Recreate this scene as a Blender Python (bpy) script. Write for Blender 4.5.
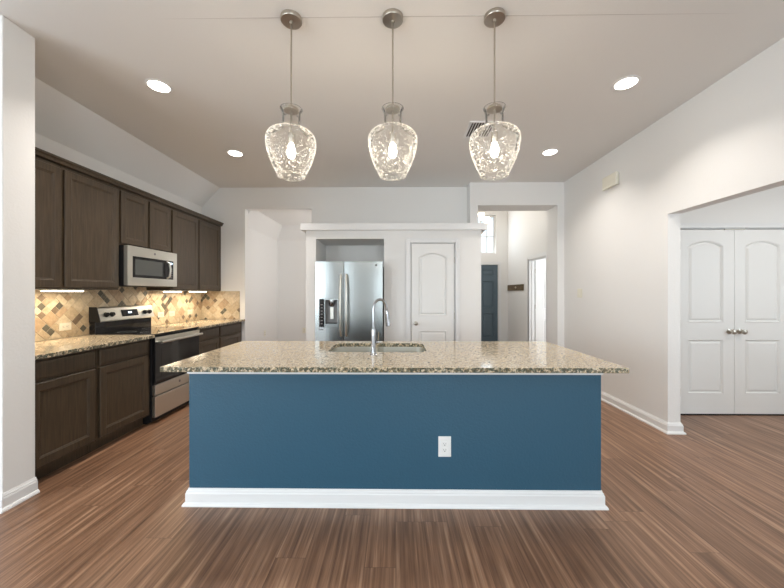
import bpy, bmesh, math, random
from mathutils import Vector, Matrix
from mathutils.geometry import tessellate_polygon
random.seed(7)
for o in list(bpy.data.objects): bpy.data.objects.remove(o)
SC = bpy.context.scene
COL = SC.collection
PI = math.pi

# ------------------------------------------------------------------ camera, world, lights, exposure
F = 328.3
cam = bpy.data.cameras.new('camera'); cam.sensor_width = 36; cam.lens = F/784*36
cam.shift_y = -(294-293.0)/784; cam.clip_start = .02; cam.clip_end = 200
co = bpy.data.objects.new('camera', cam); COL.objects.link(co)
co.location = (0, 0, 1.339); co.rotation_euler = (PI/2, 0, .0115)
SC.camera = co
SC.view_settings.view_transform = 'Standard'; SC.view_settings.look = 'None'
SC.view_settings.gamma = 1; SC.view_settings.use_curve_mapping = False
SC.view_settings.exposure = 0.58

W = bpy.data.worlds.new('sky'); SC.world = W; W.use_nodes = True
nt = W.node_tree; nt.nodes.clear()
sky = nt.nodes.new('ShaderNodeTexSky'); sky.sky_type = 'NISHITA'; sky.sun_disc = False
sky.sun_elevation = math.radians(38); sky.sun_rotation = math.radians(122)
hs = nt.nodes.new('ShaderNodeHueSaturation'); hs.inputs['Saturation'].default_value = .45
bg = nt.nodes.new('ShaderNodeBackground'); bg.inputs[1].default_value = .22
wo = nt.nodes.new('ShaderNodeOutputWorld')
nt.links.new(sky.outputs[0], hs.inputs['Color']); nt.links.new(hs.outputs[0], bg.inputs[0]); nt.links.new(bg.outputs[0], wo.inputs[0])

def area(name, loc, aim, sx, sy, power, col):
    l = bpy.data.lights.new(name, 'AREA'); l.shape = 'RECTANGLE'; l.size = sx; l.size_y = sy
    l.energy = power; l.color = col
    o = bpy.data.objects.new(name, l); COL.objects.link(o); o.location = loc
    o.rotation_euler = (Vector(aim)-Vector(loc)).to_track_quat('-Z', 'Y').to_euler()
    return o
DAY = (.82, .92, 1.0)
# daylight entering by the living room's two tall windows, behind the camera
for x in (-3.85, 1.3):
    area('window_daylight', (x, -3.50, 1.55), (x, 0, 2.2), 1.5, 1.9, 54, DAY)
area('side_window_daylight', (-4.62, -.9, 1.5), (2.6, 1.0, 1.9), 1.6, 1.7, 62, DAY)
area('foyer_window_daylight', (2.1, 8.22, 2.83), (2.6, 6.2, 2.4), .7, .9, 5, DAY)
area('side_room_added_daylight', (4.88, 5.8, 1.6), (3.2, 6.95, 1.3), .9, 1.3, 48, (.9, .96, 1))  # unseen daylight source added in the side room to brighten the open door
area('hall_added_daylight', (5.10, 1.9, 1.5), (3.4, 3.0, 1.2), 1.2, 1.5, 18, (.74, .89, 1))  # unseen source added for cool daylight on the doors; no window is built here
a = area('hall_lamp', (4.0, 2.2, 2.72), (4.0, 2.2, 0), .25, .25, 9, (1, .9, .8))
area('dining_fill_light', (-.42, 6.1, 1.6), (-2.4, 6.1, 1.5), .9, 1.2, 18, (1, .97, .95))  # unseen fill added to brighten the dining room; its wall has no window

# ------------------------------------------------------------------ materials
def mat(name, col=(.5,.5,.5), rough=.5, metal=0, **k):
    m = bpy.data.materials.new(name); m.use_nodes = True
    b = m.node_tree.nodes['Principled BSDF']
    b.inputs['Base Color'].default_value = (*col, 1); b.inputs['Roughness'].default_value = rough
    b.inputs['Metallic'].default_value = metal
    for n, v in k.items(): b.inputs[n.replace('_', ' ')].default_value = v
    return m
def nodes(m): return m.node_tree.nodes, m.node_tree.links, m.node_tree.nodes['Principled BSDF']
def coords(m, scale=(1,1,1), rot=(0,0,0)):
    N, L, b = nodes(m)
    g = N.new('ShaderNodeNewGeometry'); mp = N.new('ShaderNodeMapping')
    mp.inputs['Scale'].default_value = scale; mp.inputs['Rotation'].default_value = rot
    L.new(g.outputs['Position'], mp.inputs['Vector']); return mp.outputs[0]
def noise(m, vec, scale, detail=2, rough=.5):
    N, L, b = nodes(m)
    n = N.new('ShaderNodeTexNoise'); n.inputs['Scale'].default_value = scale
    n.inputs['Detail'].default_value = detail; n.inputs['Roughness'].default_value = rough
    L.new(vec, n.inputs['Vector']); return n.outputs['Fac']
def ramp(m, fac, stops, interp='LINEAR'):
    N, L, b = nodes(m)
    r = N.new('ShaderNodeValToRGB'); r.color_ramp.interpolation = interp
    e = r.color_ramp.elements
    while len(e) < len(stops): e.new(.5)
    for i, (p, c) in enumerate(stops): e[i].position = p; e[i].color = (*c, 1) if len(c) == 3 else c
    L.new(fac, r.inputs['Fac']); return r.outputs['Color']
def mix(m, fac, a, bb, kind='MIX'):
    N, L, b = nodes(m)
    x = N.new('ShaderNodeMix'); x.data_type = 'RGBA'; x.blend_type = kind
    for s, v in ((x.inputs['Factor'], fac), (x.inputs['A'], a), (x.inputs['B'], bb)):
        if isinstance(v, (int, float)): s.default_value = v
        elif isinstance(v, tuple): s.default_value = (*v, 1)
        else: L.new(v, s)
    return x.outputs['Result']
def bump(m, h, strength=.2, dist=.01):
    N, L, b = nodes(m)
    n = N.new('ShaderNodeBump'); n.inputs['Strength'].default_value = strength; n.inputs['Distance'].default_value = dist
    L.new(h, n.inputs['Height']); L.new(n.outputs[0], b.inputs['Normal'])
def peel(m, strength=.25, scale=70):
    bump(m, noise(m, coords(m), scale, 2, .5), strength, .004); return m

M = {}
M['wall'] = peel(mat('greige_wall_paint', (.87, .86, .84), .75))
M['ceil'] = peel(mat('ceiling_paint', (.83, .815, .79), .85), .2, 90)
M['white'] = mat('white_trim_paint', (.86, .86, .855), .35)
M['doorw'] = mat('white_door_paint', (.87, .865, .845), .4)
M['blue'] = peel(mat('blue_island_paint', (.028, .098, .158), .45), .5, 80)
M['bluedoor'] = mat('slate_blue_door_paint', (.085, .125, .155), .4)
M['nickel'] = mat('brushed_nickel', (.52, .48, .42), .3, 1)
M['chrome'] = mat('chrome', (.42, .43, .45), .16, 1)
M['steel'] = mat('stainless_steel', (.73, .72, .66), .36, 1)
M['steelf'] = mat('fridge_stainless', (.37, .395, .395), .27, 1)
for k in ('steel', 'steelf'):
    N, L, b = nodes(M[k]); v = coords(M[k], (1, 1, 60))
    bump(M[k], noise(M[k], v, 8, 2), .03, .002)
# gentle waviness of the fridge door sheet
bump(M['steelf'], noise(M['steelf'], coords(M['steelf'], (4, 1, 1.0)), .8, 1), .55, .012)
M['black'] = mat('black_plastic', (.012, .012, .013), .5, Specular_IOR_Level=.3)
M['ovenglass'] = mat('dark_oven_window', (.016, .015, .015), .09)
M['bglass'] = mat('black_glass', (.010, .010, .011), .06)
M['mwglass'] = mat('grey_oven_window', (.09, .095, .09), .12)
M['dark'] = mat('dark_gap', (.01, .009, .009), .8)
M['plastic'] = mat('white_plastic', (.88, .85, .73), .35)
M['plasticb'] = mat('cream_plastic', (.78, .72, .60), .35)
M['slot'] = mat('outlet_slot', (.03, .03, .03), .6)
M['rubber'] = mat('grey_plastic', (.25, .25, .25), .5)
M['gold'] = mat('brass', (.55, .42, .25), .3, 1)
M['sign'] = mat('weathered_brown_wood', (.10, .065, .03), .7)
M['signpaint'] = mat('cream_sign_paint', (.50, .44, .33), .7)
v = coords(M['sign'], (6, 2, 30)); 
N, L, b = nodes(M['sign']); L.new(ramp(M['sign'], noise(M['sign'], v, 3, 3), [(.35, (.05,.03,.015)), (.65, (.19,.13,.06))]), b.inputs['Base Color'])

m = M['cab'] = mat('espresso_stained_wood', (.04, .025, .019), .38)
N, L, b = nodes(m); v = coords(m, (18, 18, 1.2))
L.new(ramp(m, noise(m, v, 4, 3), [(.3, (.043, .029, .017)), (.7, (.077, .053, .030))]), b.inputs['Base Color'])
bump(m, noise(m, v, 6, 3), .08, .003)

# vinyl plank floor, boards running along y
m = M['floor'] = mat('wood_plank_floor', (.2, .12, .09), .36)
N, L, b = nodes(m)
def math_node(op, a, bb=None):
    n = N.new('ShaderNodeMath'); n.operation = op
    for k, v in ((0, a), (1, bb)):
        if v is None: continue
        if isinstance(v, (int, float)): n.inputs[k].default_value = v
        else: L.new(v, n.inputs[k])
    return n.outputs[0]
def wnoise(vec):
    n = N.new('ShaderNodeTexWhiteNoise'); n.noise_dimensions = '2D'; L.new(vec, n.inputs['Vector']); return n.outputs['Value']
def comb(x, y):
    n = N.new('ShaderNodeCombineXYZ')
    for k, v in ((0, x), (1, y)):
        if isinstance(v, (int, float)): n.inputs[k].default_value = v
        else: L.new(v, n.inputs[k])
    return n.outputs[0]
sx = N.new('ShaderNodeSeparateXYZ'); L.new(coords(m), sx.inputs[0])
xr = math_node('DIVIDE', sx.outputs[0], .152); row = math_node('FLOOR', xr)
yr = math_node('ADD', math_node('DIVIDE', sx.outputs[1], 1.22), wnoise(comb(row, 3.0))); col = math_node('FLOOR', yr)
plank = wnoise(comb(row, col))
def edge(fr, w):   # 1 within w of a plank edge
    d = math_node('SUBTRACT', .5, math_node('ABSOLUTE', math_node('SUBTRACT', math_node('FRACT', fr), .5)))
    return math_node('LESS_THAN', d, w)
groove = math_node('MAXIMUM', edge(xr, .006), edge(yr, .0010))
vm = N.new('ShaderNodeVectorMath'); vm.operation = 'MULTIPLY_ADD'
L.new(comb(plank, plank), vm.inputs[0]); vm.inputs[1].default_value = (37, 53, 0); L.new(coords(m, (1,1,1)), vm.inputs[2])
mp = N.new('ShaderNodeMapping'); mp.inputs['Scale'].default_value = (26, .9, 1); L.new(vm.outputs[0], mp.inputs['Vector'])
mp2 = N.new('ShaderNodeMapping'); mp2.inputs['Scale'].default_value = (90, 2.2, 1); L.new(vm.outputs[0], mp2.inputs['Vector'])
g1 = noise(m, mp.outputs[0], 1.3, 4, .6); g2 = noise(m, mp2.outputs[0], 1.2, 2, .5)
c1 = ramp(m, g1, [(.30, (.095, .045, .022)), (.45, (.195, .096, .052)), (.57, (.325, .176, .102)), (.70, (.56, .345, .215))])
c2 = mix(m, .35, c1, ramp(m, g2, [(.3, (.088,.046,.025)), (.7, (.36,.21,.127))]))
c3 = mix(m, .5, c2, ramp(m, plank, [(0, (.58,.56,.54)), (1, (1.15,1.15,1.15))]), 'MULTIPLY')
c3 = mix(m, .35, c3, c2)
c4 = mix(m, math_node('MULTIPLY', groove, .6), c3, (.05, .03, .02))
L.new(c4, b.inputs['Base Color'])
L.new(ramp(m, g1, [(.2, (.42,)*3), (.8, (.30,)*3)]), b.inputs['Roughness'])
bump(m, g2, .06, .002)

# granite: extra dark flecks in the edge copy stand in for its weaker light
def granite(name, lo, hi, flecks):
    m = mat(name, (.5, .42, .3), .09); N, L, b = nodes(m); v = coords(m)
    def voro(scale):
        n = N.new('ShaderNodeTexVoronoi'); n.inputs['Scale'].default_value = scale; L.new(v, n.inputs['Vector']); return n.outputs['Color']
    sep = N.new('ShaderNodeSeparateColor'); L.new(voro(120), sep.inputs[0])
    base = ramp(m, sep.outputs[0], [(0, (.62,.50,.34)), (.35, (.69,.58,.41)), (.6, (.50,.38,.24)), (.8, (.62,.54,.42))], 'CONSTANT')
    dk = ramp(m, sep.outputs[1], [(0, (.07,.08,.06)), (.5, (.20,.20,.15)), (.75, (.15,.12,.07))], 'CONSTANT')
    msk = ramp(m, noise(m, v, 48, 3, .65), [(lo, (1,1,1)), (hi, (0,0,0))])
    sep2 = N.new('ShaderNodeSeparateColor'); L.new(voro(210), sep2.inputs[0])
    sp = ramp(m, sep2.outputs[2], [(0, (0,0,0)), (flecks, (.75,.75,.75))], 'CONSTANT')
    cc = mix(m, msk, base, dk); cc = mix(m, sp, cc, (.16, .125, .08))
    L.new(cc, b.inputs['Base Color']); return m
M['granite'] = granite('speckled_granite', .375, .425, .82)
M['granite_edge_shade'] = granite('speckled_granite_edge_shade', .50, .56, .80)

def tile_mat(name, c):
    m = mat(name, c, .45); N, L, b = nodes(m); v = coords(m)
    n = noise(m, v, 28, 4, .6)
    L.new(mix(m, 1.0, c, ramp(m, n, [(.3, (.78,.76,.72)), (.7, (1.12,1.12,1.12))]), 'MULTIPLY'), b.inputs['Base Color'])
    bump(m, n, .25, .003); return m
TILES = [tile_mat('tile_cream', (.62,.52,.38)), tile_mat('tile_beige', (.52,.41,.28)), tile_mat('tile_tan', (.44,.32,.21)),
         tile_mat('tile_brown', (.20,.145,.10)), tile_mat('tile_slate', (.115,.105,.08)), mat('tile_grout', (.50,.44,.34), .8)]

def emis(name, col, s):
    m = bpy.data.materials.new(name); m.use_nodes = True; N = m.node_tree.nodes; N.clear()
    e = N.new('ShaderNodeEmission'); e.inputs[0].default_value = (*col, 1); e.inputs[1].default_value = s
    o = N.new('ShaderNodeOutputMaterial'); m.node_tree.links.new(e.outputs[0], o.inputs[0]); return m
M['led'] = emis('downlight_lens_glow', (1, .93, .82), 14)
M['strip'] = emis('under_cabinet_glow', (1, .90, .72), 9)
M['bulb'] = emis('filament_bulb_glow', (1, .90, .76), 30)
M['chbulb'] = emis('frosted_shade_glow', (1, .86, .68), 5)
M['digit'] = emis('lit_readout', (.65, .85, 1), 3)

def glass(name, tint, edge):
    m = bpy.data.materials.new(name); m.use_nodes = True; N = m.node_tree.nodes; L = m.node_tree.links; N.clear()
    tr = N.new('ShaderNodeBsdfTransparent'); tr.inputs[0].default_value = (*tint, 1)
    gl = N.new('ShaderNodeBsdfGlossy'); gl.inputs['Roughness'].default_value = .03
    lw = N.new('ShaderNodeLayerWeight'); lw.inputs[0].default_value = .15
    mx = N.new('ShaderNodeMixShader'); L.new(lw.outputs['Fresnel'], mx.inputs[0])
    o = N.new('ShaderNodeOutputMaterial')
    L.new(tr.outputs[0], mx.inputs[1]); L.new(gl.outputs[0], mx.inputs[2])
    last = mx
    if edge:   # light carried inside the glass leaves it where it curves away
        l2 = N.new('ShaderNodeLayerWeight'); l2.inputs[0].default_value = .5
        pw = N.new('ShaderNodeMath'); pw.operation = 'POWER'; pw.inputs[1].default_value = 4.0; L.new(l2.outputs['Facing'], pw.inputs[0])
        mu = N.new('ShaderNodeMath'); mu.operation = 'MULTIPLY_ADD'; mu.inputs[1].default_value = edge; mu.inputs[2].default_value = .012; L.new(pw.outputs[0], mu.inputs[0])
        a = N.new('ShaderNodeBsdfTranslucent'); a.inputs[0].default_value = (.95, .94, .92, 1)
        d = N.new('ShaderNodeBsdfDiffuse'); d.inputs[0].default_value = (.95, .94, .92, 1)
        m0 = N.new('ShaderNodeMixShader'); L.new(a.outputs[0], m0.inputs[1]); L.new(d.outputs[0], m0.inputs[2])
        m2 = N.new('ShaderNodeMixShader'); L.new(mu.outputs[0], m2.inputs[0]); L.new(mx.outputs[0], m2.inputs[1]); L.new(m0.outputs[0], m2.inputs[2])
        last = m2
    L.new(last.outputs[0], o.inputs[0]); return m
M['seeded'] = glass('clear_glass', (.985, .98, .97), .24)
M['lip'] = glass('thick_glass_lip', (.95, .95, .94), .95)
M['bubble'] = mat('glass_seed', (.85, .84, .82), .25)
M['pane'] = glass('window_glass', (.93, .97, .97), 0)

# ------------------------------------------------------------------ mesh helpers
def LEFT(x0):   # a runs along world +y, o comes out of the left wall (+x)
    return lambda a, o, z: (x0+o, a, z)
def BACK(y0):   # a along +x, o comes out towards the camera (-y)
    return lambda a, o, z: (a, y0-o, z)
def RIGHT(x0):  # a along +y, o comes out of the right wall (-x)
    return lambda a, o, z: (x0-o, a, z)
WORLD = lambda a, o, z: (a, o, z)

class MB:
    def __init__(s, f=WORLD): s.bm = bmesh.new(); s.f = f
    def V(s, p): return s.bm.verts.new(s.f(*p))
    def F(s, vs, mi=0, smooth=False):
        try:
            f = s.bm.faces.new(vs); f.material_index = mi; f.smooth = smooth; return f
        except ValueError: return None
    def box(s, a0, a1, o0, o1, z0, z1, bev=0, mi=0, seg=1):
        vs = [s.V((a, o, z)) for a in (a0, a1) for o in (o0, o1) for z in (z0, z1)]
        fs = [s.F([vs[i] for i in q], mi) for q in ((0,1,3,2),(4,6,7,5),(0,4,5,1),(2,3,7,6),(0,2,6,4),(1,5,7,3))]
        if bev:
            es = list({e for f in fs for e in f.edges})
            r = bmesh.ops.bevel(s.bm, geom=es, offset=bev, segments=seg, profile=.5, affect='EDGES')
            for f in r['faces']: f.material_index = mi
        return s
    def plate(s, outer, holes, z0, z1, ax='o', mi=0, smooth=False, smi=None):
        """outline with holes extruded; ax: axis of extrusion. outline pts are in the other two axes"""
        def P(p, d):
            if ax == 'o': return (p[0], d, p[1])
            if ax == 'z': return (p[0], p[1], d)
            return (d, p[0], p[1])
        loops = [outer]+list(holes)
        tris = tessellate_polygon([[Vector((p[0], p[1], 0)) for p in l] for l in loops])
        flat = [p for l in loops for p in l]
        A = [s.V(P(p, z0)) for p in flat]; B = [s.V(P(p, z1)) for p in flat]
        for t in tris: s.F([A[i] for i in t], mi); s.F([B[i] for i in reversed(t)], mi)
        k = 0
        for l in loops:
            n = len(l)
            for i in range(n):
                j = (i+1) % n; s.F([A[k+i], A[k+j], B[k+j], B[k+i]], mi if smi is None else smi, smooth)
            k += n
        return s
    def loft(s, rings, cap=True, mi=0, smooth=False, closed=True):
        R = [[s.V(p) for p in r] for r in rings]
        for a, b in zip(R, R[1:]):
            n = len(a)
            for i in range(n if closed else n-1):
                j = (i+1) % n; s.F([a[i], a[j], b[j], b[i]], mi, smooth)
        if cap: s.F(R[0][::-1], mi); s.F(R[-1], mi)
        return s
    def lathe(s, cx, cy, prof, n=32, axis='z', cz=0, mi=0, cap=True, smooth=True):
        rings = []
        for r, h in prof:
            ring = []
            for i in range(n):
                t = 2*PI*i/n
                if axis == 'z': ring.append((cx+r*math.cos(t), cy+r*math.sin(t), h))
                elif axis == 'o': ring.append((cx+r*math.cos(t), h, cz+r*math.sin(t)))
                else: ring.append((h, cy+r*math.cos(t), cz+r*math.sin(t)))
            rings.append(ring)
        return s.loft(rings, cap, mi, smooth)
    def tube(s, pts, r, n=12, mi=0):
        pts = [Vector(p) for p in pts]; rr = r if isinstance(r, (list, tuple)) else [r]*len(pts)
        rings = []; up = None
        for i, p in enumerate(pts):
            t = (pts[min(i+1, len(pts)-1)]-pts[max(i-1, 0)]).normalized()
            if up is None:
                up = Vector((1,0,0)) if abs(t.x) < .8 else Vector((0,1,0))
            u = (up-t*up.dot(t)).normalized(); up = u; w = t.cross(u)
            rings.append([tuple(p+rr[i]*(u*math.cos(2*PI*k/n)+w*math.sin(2*PI*k/n))) for k in range(n)])
        return s.loft(rings, True, mi, True)
    def sweep(s, path, prof, closed=False, mi=0):
        """profile (o,z) swept along path in xy; o grows to the right-hand side of travel"""
        n = len(path); rings = []
        for i in range(n):
            p = Vector(path[i])
            d1 = (p-Vector(path[i-1])).normalized() if (i > 0 or closed) else None
            d2 = (Vector(path[(i+1) % n])-p).normalized() if (i < n-1 or closed) else None
            if d1 is None: d1 = d2
            if d2 is None: d2 = d1
            n1 = Vector((d1.y, -d1.x)); n2 = Vector((d2.y, -d2.x)); b = n1+n2; b = b*(2/b.dot(b)) if b.length > 1e-6 else n1
            rings.append([(p.x+b.x*o, p.y+b.y*o, z) for o, z in prof])
        if closed: rings.append(rings[0])
        return s.loft(rings, not closed, mi)
    def build(s, name, mats, parent=None, bevel=0, weld=True):
        bmesh.ops.remove_doubles(s.bm, verts=s.bm.verts, dist=1e-6)
        bmesh.ops.recalc_face_normals(s.bm, faces=s.bm.faces)
        for e in s.bm.edges:
            if len(e.link_faces) == 2 and e.calc_face_angle(0) > .62: e.smooth = False
        me = bpy.data.meshes.new(name)
        root = parent
        while root is not None and root.parent: root = root.parent
        if root is not None: off = Vector(root.location)
        else:
            xs = [v.co for v in s.bm.verts]
            off = Vector(((min(c.x for c in xs)+max(c.x for c in xs))/2, (min(c.y for c in xs)+max(c.y for c in xs))/2, min(c.z for c in xs)))
        bmesh.ops.translate(s.bm, verts=s.bm.verts, vec=-off)
        s.bm.to_mesh(me); s.bm.free()
        for m in (mats if isinstance(mats, list) else [mats]): me.materials.append(m)
        o = bpy.data.objects.new(name, me); COL.objects.link(o)
        if root is None: o.location = off
        else: o.parent = parent
        if bevel:
            bv = o.modifiers.new('edge_bevel', 'BEVEL'); bv.width = bevel; bv.segments = 2; bv.limit_method = 'ANGLE'; bv.angle_limit = math.radians(50)
        return o
def empty(name, loc): 
    o = bpy.data.objects.new(name, None); COL.objects.link(o); o.location = loc; o.empty_display_size = .05; return o
def tag(o, label, cat, group=None):
    o['label'] = label; o['category'] = cat
    if group: o['group'] = group
    return o
def struct(o): o['kind'] = 'structure'; return o
def rect(a0, a1, b0, b1): return [(a0,b0),(a1,b0),(a1,b1),(a0,b1)]
def dup(root, loc):
    r = root.copy(); COL.objects.link(r); r.location = loc
    for ch in list(root.children):
        c = ch.copy(); COL.objects.link(c); c.parent = r
        for g in ch.children:
            d = g.copy(); COL.objects.link(d); d.parent = c
            for h in g.children: pass
    return r

# ------------------------------------------------------------------ room shell
XL, XR, YB, YF, HC = -3.15, 2.598, 5.305, 5.10, 3.05
XF = -2.48            # base cabinet fronts
struct(MB().box(-4.8, 5.3, -3.8, 8.5, -.08, 0).build('floor', M['floor']))
struct(MB().plate([(-4.8,-3.8),(2.718,-3.8),(2.718,5.10),(1.15,5.10),(1.15,5.305),(-2.86,5.305),(-2.86,2.178),(-4.8,2.178)], [], HC, HC+.1, 'z').build('ceiling', M['ceil']))
# faint joint across the ceiling at the pendants, coloured darker than the ceiling
b = MB(); b.loft([[(x, 2.033-w*2.3, HC), (x, 2.033-w*1.2, HC-w), (x, 2.033+w*1.2, HC-w), (x, 2.033+w*2.3, HC)] for x, w in ((-1.5, .00005), (-.9, .0012), (0, .0016), (1.1, .0016), (2.1, .00005))]); struct(b.build('trim_1', mat('ceiling_joint_dark', (.60, .58, .55), .9)))
# sloped piece between the flat ceiling and the left wall
struct(MB().loft([[(-3.15, y, 2.74), (-2.86, y, 3.05), (-2.86, y, 3.15), (-3.3, y, 3.15), (-3.3, y, 2.74)] for y in (2.178, 5.305)]).build('ceiling_slope', M['wall']))
struct(MB().box(-3.27, XL, 2.178, YB, 0, 2.74).build('wall_left', M['wall']))
struct(MB().box(-4.8, -2.42, 1.992, 2.178, 0, HC, .004).build('wall_left_partition', M['wall']))
# back wall with the opening to the room behind
struct(MB().plate([(-3.27,0),(-2.449,0),(-2.449,2.702),(-1.364,2.702),(-1.364,0),(1.15,0),(1.15,3.15),(-3.27,3.15)], [], YB, YB+.12).build('wall_back', M['wall']))
# thicker wall with the opening to the foyer
struct(MB().plate([(1.15,0),(1.273,0),(1.273,2.697),(2.497,2.697),(2.497,0),(2.94,0),(2.94,3.95),(1.15,3.95)], [], YF, YF+.355).build('wall_back_foyer', M['wall']))
# right wall with the wide opening to the hall
struct(MB(lambda a, o, z: (o, a, z)).plate([(3.166,0),(3.166,2.095),(.9,2.095),(.9,0),(-3.7,0),(-3.7,HC),(5.10,HC),(5.10,0)], [], XR, XR+.12).build('wall_right', M['wall']))

# pantry and fridge enclosure
b = MB()
b.plate([(-1.262,0),(-1.121,0),(-1.121,2.10),(-.165,2.10),(-.165,0),(.20,0),(.20,2.052),(.838,2.052),(.838,0),(1.193,0),(1.193,2.215),(-1.262,2.215)], [], 4.60, 4.70)
struct(b.build('wall_pantry_front', M['wall']))
struct(MB().box(-1.262, -1.150, 4.70, YB, 0, 2.215).build('wall_pantry_left', M['wall']))
struct(MB().box(1.08, 1.193, 4.70, YF, 0, 2.215).build('wall_pantry_right', M['wall']))
b = MB(); b.box(-1.150, -1.121, 4.70, YB, 0, 2.10); b.box(-.165, -.07, 4.70, YB, 0, 2.10); b.box(-1.150, -.07, 4.70, YB, 2.10, 2.16)
b.box(-1.121, -.165, 5.25, YB, 0, 2.10)
struct(b.build('wall_fridge_niche', M['wall']))
# ledge with its stepped crown
b = MB(); prof = [(-.06,2.215),(.004,2.215),(.004,2.225),(.012,2.232),(.016,2.255),(.028,2.268),(.028,2.280),(.040,2.284),(.040,2.306),(-.06,2.306)]
b.sweep([(-1.262, 5.30), (-1.262, 4.60), (1.193, 4.60), (1.193, 5.10)][::-1], [(o, z) for o, z in prof])
b.box(-1.205, 1.135, 4.655, 5.095, 2.285, 2.306); b.box(-1.205, 1.135, 5.095, 5.30, 2.285, 2.306)
struct(b.build('trim_2', M['white']))

# room seen through the left opening
DX, DY = -2.56, 7.07
struct(MB().box(DX-.12, DX, YB+.12, DY+.12, 0, 2.95).build('wall_dining_left', M['wall']))
struct(MB().box(DX, -.3, DY, DY+.12, 0, 2.95).build('wall_dining_back', M['wall']))
struct(MB().box(-.42, -.3, YB+.12, DY, 0, 2.95).build('wall_dining_right', M['wall']))
b = MB(); b.box(DX, -.42, YB+.12, DY, 2.76, 2.95)
b.loft([[(DX, y, 2.47), (DX+.17, y, 2.76), (DX, y, 2.76)] for y in (YB+.12, DY)])
b.loft([[(x, DY, 2.47), (x, DY-.18, 2.76), (x, DY, 2.76)] for x in (DX, -.42)])
struct(b.build('ceiling_dining', M['wall']))

# foyer
struct(MB().plate([(1.0,0),(1.67,0),(1.67,2.06),(2.585,2.06),(2.585,0),(2.94,0),(2.94,3.95),(1.0,3.95)], [rect(1.70,2.52,2.34,3.30)], 8.30, 8.44).build('wall_foyer_back', M['wall']))
struct(MB(lambda a, o, z: (o, a, z)).plate([(YF+.355,0),(6.17,0),(6.17,2.045),(6.99,2.045),(6.99,0),(8.30,0),(8.30,3.95),(YF+.355,3.95)], [], 2.82, 2.94).build('wall_foyer_right', M['wall']))
struct(MB().box(1.0, 1.15, YB+.12, 8.30, 0, 3.95).build('wall_foyer_left', M['wall']))
struct(MB().box(1.0, 2.94, YF+.355, 8.44, 3.95, 4.05).build('ceiling_foyer', M['ceil']))
# side room off the foyer
b = MB(); b.box(2.94, 5.1, 8.0, 8.12, 0, 2.6); b.box(4.98, 5.1, 5.0, 8.0, 0, 2.6); b.box(2.94, 5.1, 4.9, 5.0, 0, 2.6); b.box(2.94, 5.1, 4.9, 8.12, 2.6, 2.7)
struct(b.build('wall_side_room', M['wall']))
# hall to the right
b = MB(); b.plate([(XR+.12,0),(3.10,0),(3.10,2.05),(4.325,2.05),(4.325,0),(5.3,0),(5.3,2.74),(XR+.12,2.74)], [], 3.633, 3.75); struct(b.build('wall_hall_back', M['wall']))
struct(MB().box(5.18, 5.3, .5, 3.633, 0, 2.74).build('wall_hall_right', M['wall']))
struct(MB().box(XR+.12, 5.3, .4, .52, 0, 2.74).build('wall_hall_front', M['wall']))
struct(MB().box(XR+.12, 5.3, .4, 3.75, 2.74, 2.86).build('ceiling_hall', M['ceil']))
# living room behind the camera, with windows
b = MB(); b.plate(rect(-4.8,XR+.12,0,HC), [rect(x-.75,x+.75,.6,2.5) for x in (-3.85,1.3)], -3.75, -3.6); struct(b.build('wall_front', M['wall']))
b = MB(lambda a, o, z: (o, a, z)); b.plate(rect(-3.6,1.992,0,HC), [rect(-1.7,-.1,.65,2.35)], -4.8, -4.68); struct(b.build('wall_living_left', M['wall']))

def window(n, f, a0, a1, z0, z1, depth, vbars, hbars, casing=False):
    w = struct(empty(f'window_{n}', f((a0+a1)/2, 0, z0)))
    b = MB(f); t = .035
    b.plate(rect(a0,a1,z0,z1), [rect(a0+t,a1-t,z0+t,z1-t)], -depth, -depth+.04)
    for v in vbars: b.box(v-.009, v+.009, -depth+.008, -depth+.032, z0+t, z1-t)
    for h in hbars: b.box(a0+t, a1-t, -depth+.008, -depth+.032, h-.009, h+.009)
    b.build('window_frame', M['white'], w)
    MB(f).box(a0+t, a1-t, -depth+.017, -depth+.022, z0+t, z1-t).build('window_pane', M['pane'], w)
    return w
for i, x in enumerate((-3.85, 1.3)):
    window(i+1, lambda a, o, z: (a, -3.6+o, z), x-.75, x+.75, .6, 2.5, .12, [x], [1.55])
window(3, LEFT(-4.68), -1.7, -.1, .65, 2.35, .1, [-.9], [1.5])
window(4, BACK(8.30), 1.70, 2.52, 2.34, 3.30, .12, [1.93, 2.32], [2.775])

# ------------------------------------------------------------------ baseboards
BP = [(0,0),(.030,0),(.030,.008),(.024,.018),(.016,.022),(.016,.075),(.012,.082),(.012,.088),(.006,.096),(.004,.104),(0,.104)]
def baseboard(name, path): return struct(MB().sweep(path, BP).build(name, M['white']))
baseboard('baseboard_left', [(-2.42,2.178),(-2.42,1.992),(-4.68,1.992)][::-1])
baseboard('baseboard_right', [(XR,5.10),(XR,3.166),(XR+.12,3.166),(XR+.12,3.633)])
baseboard('baseboard_pantry', [(-1.262,5.305),(-1.262,4.60),(-1.121,4.60)])
baseboard('baseboard_back', [(.90,4.60),(1.193,4.60),(1.193,5.10),(1.273,5.10),(1.273,5.455)])

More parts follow.
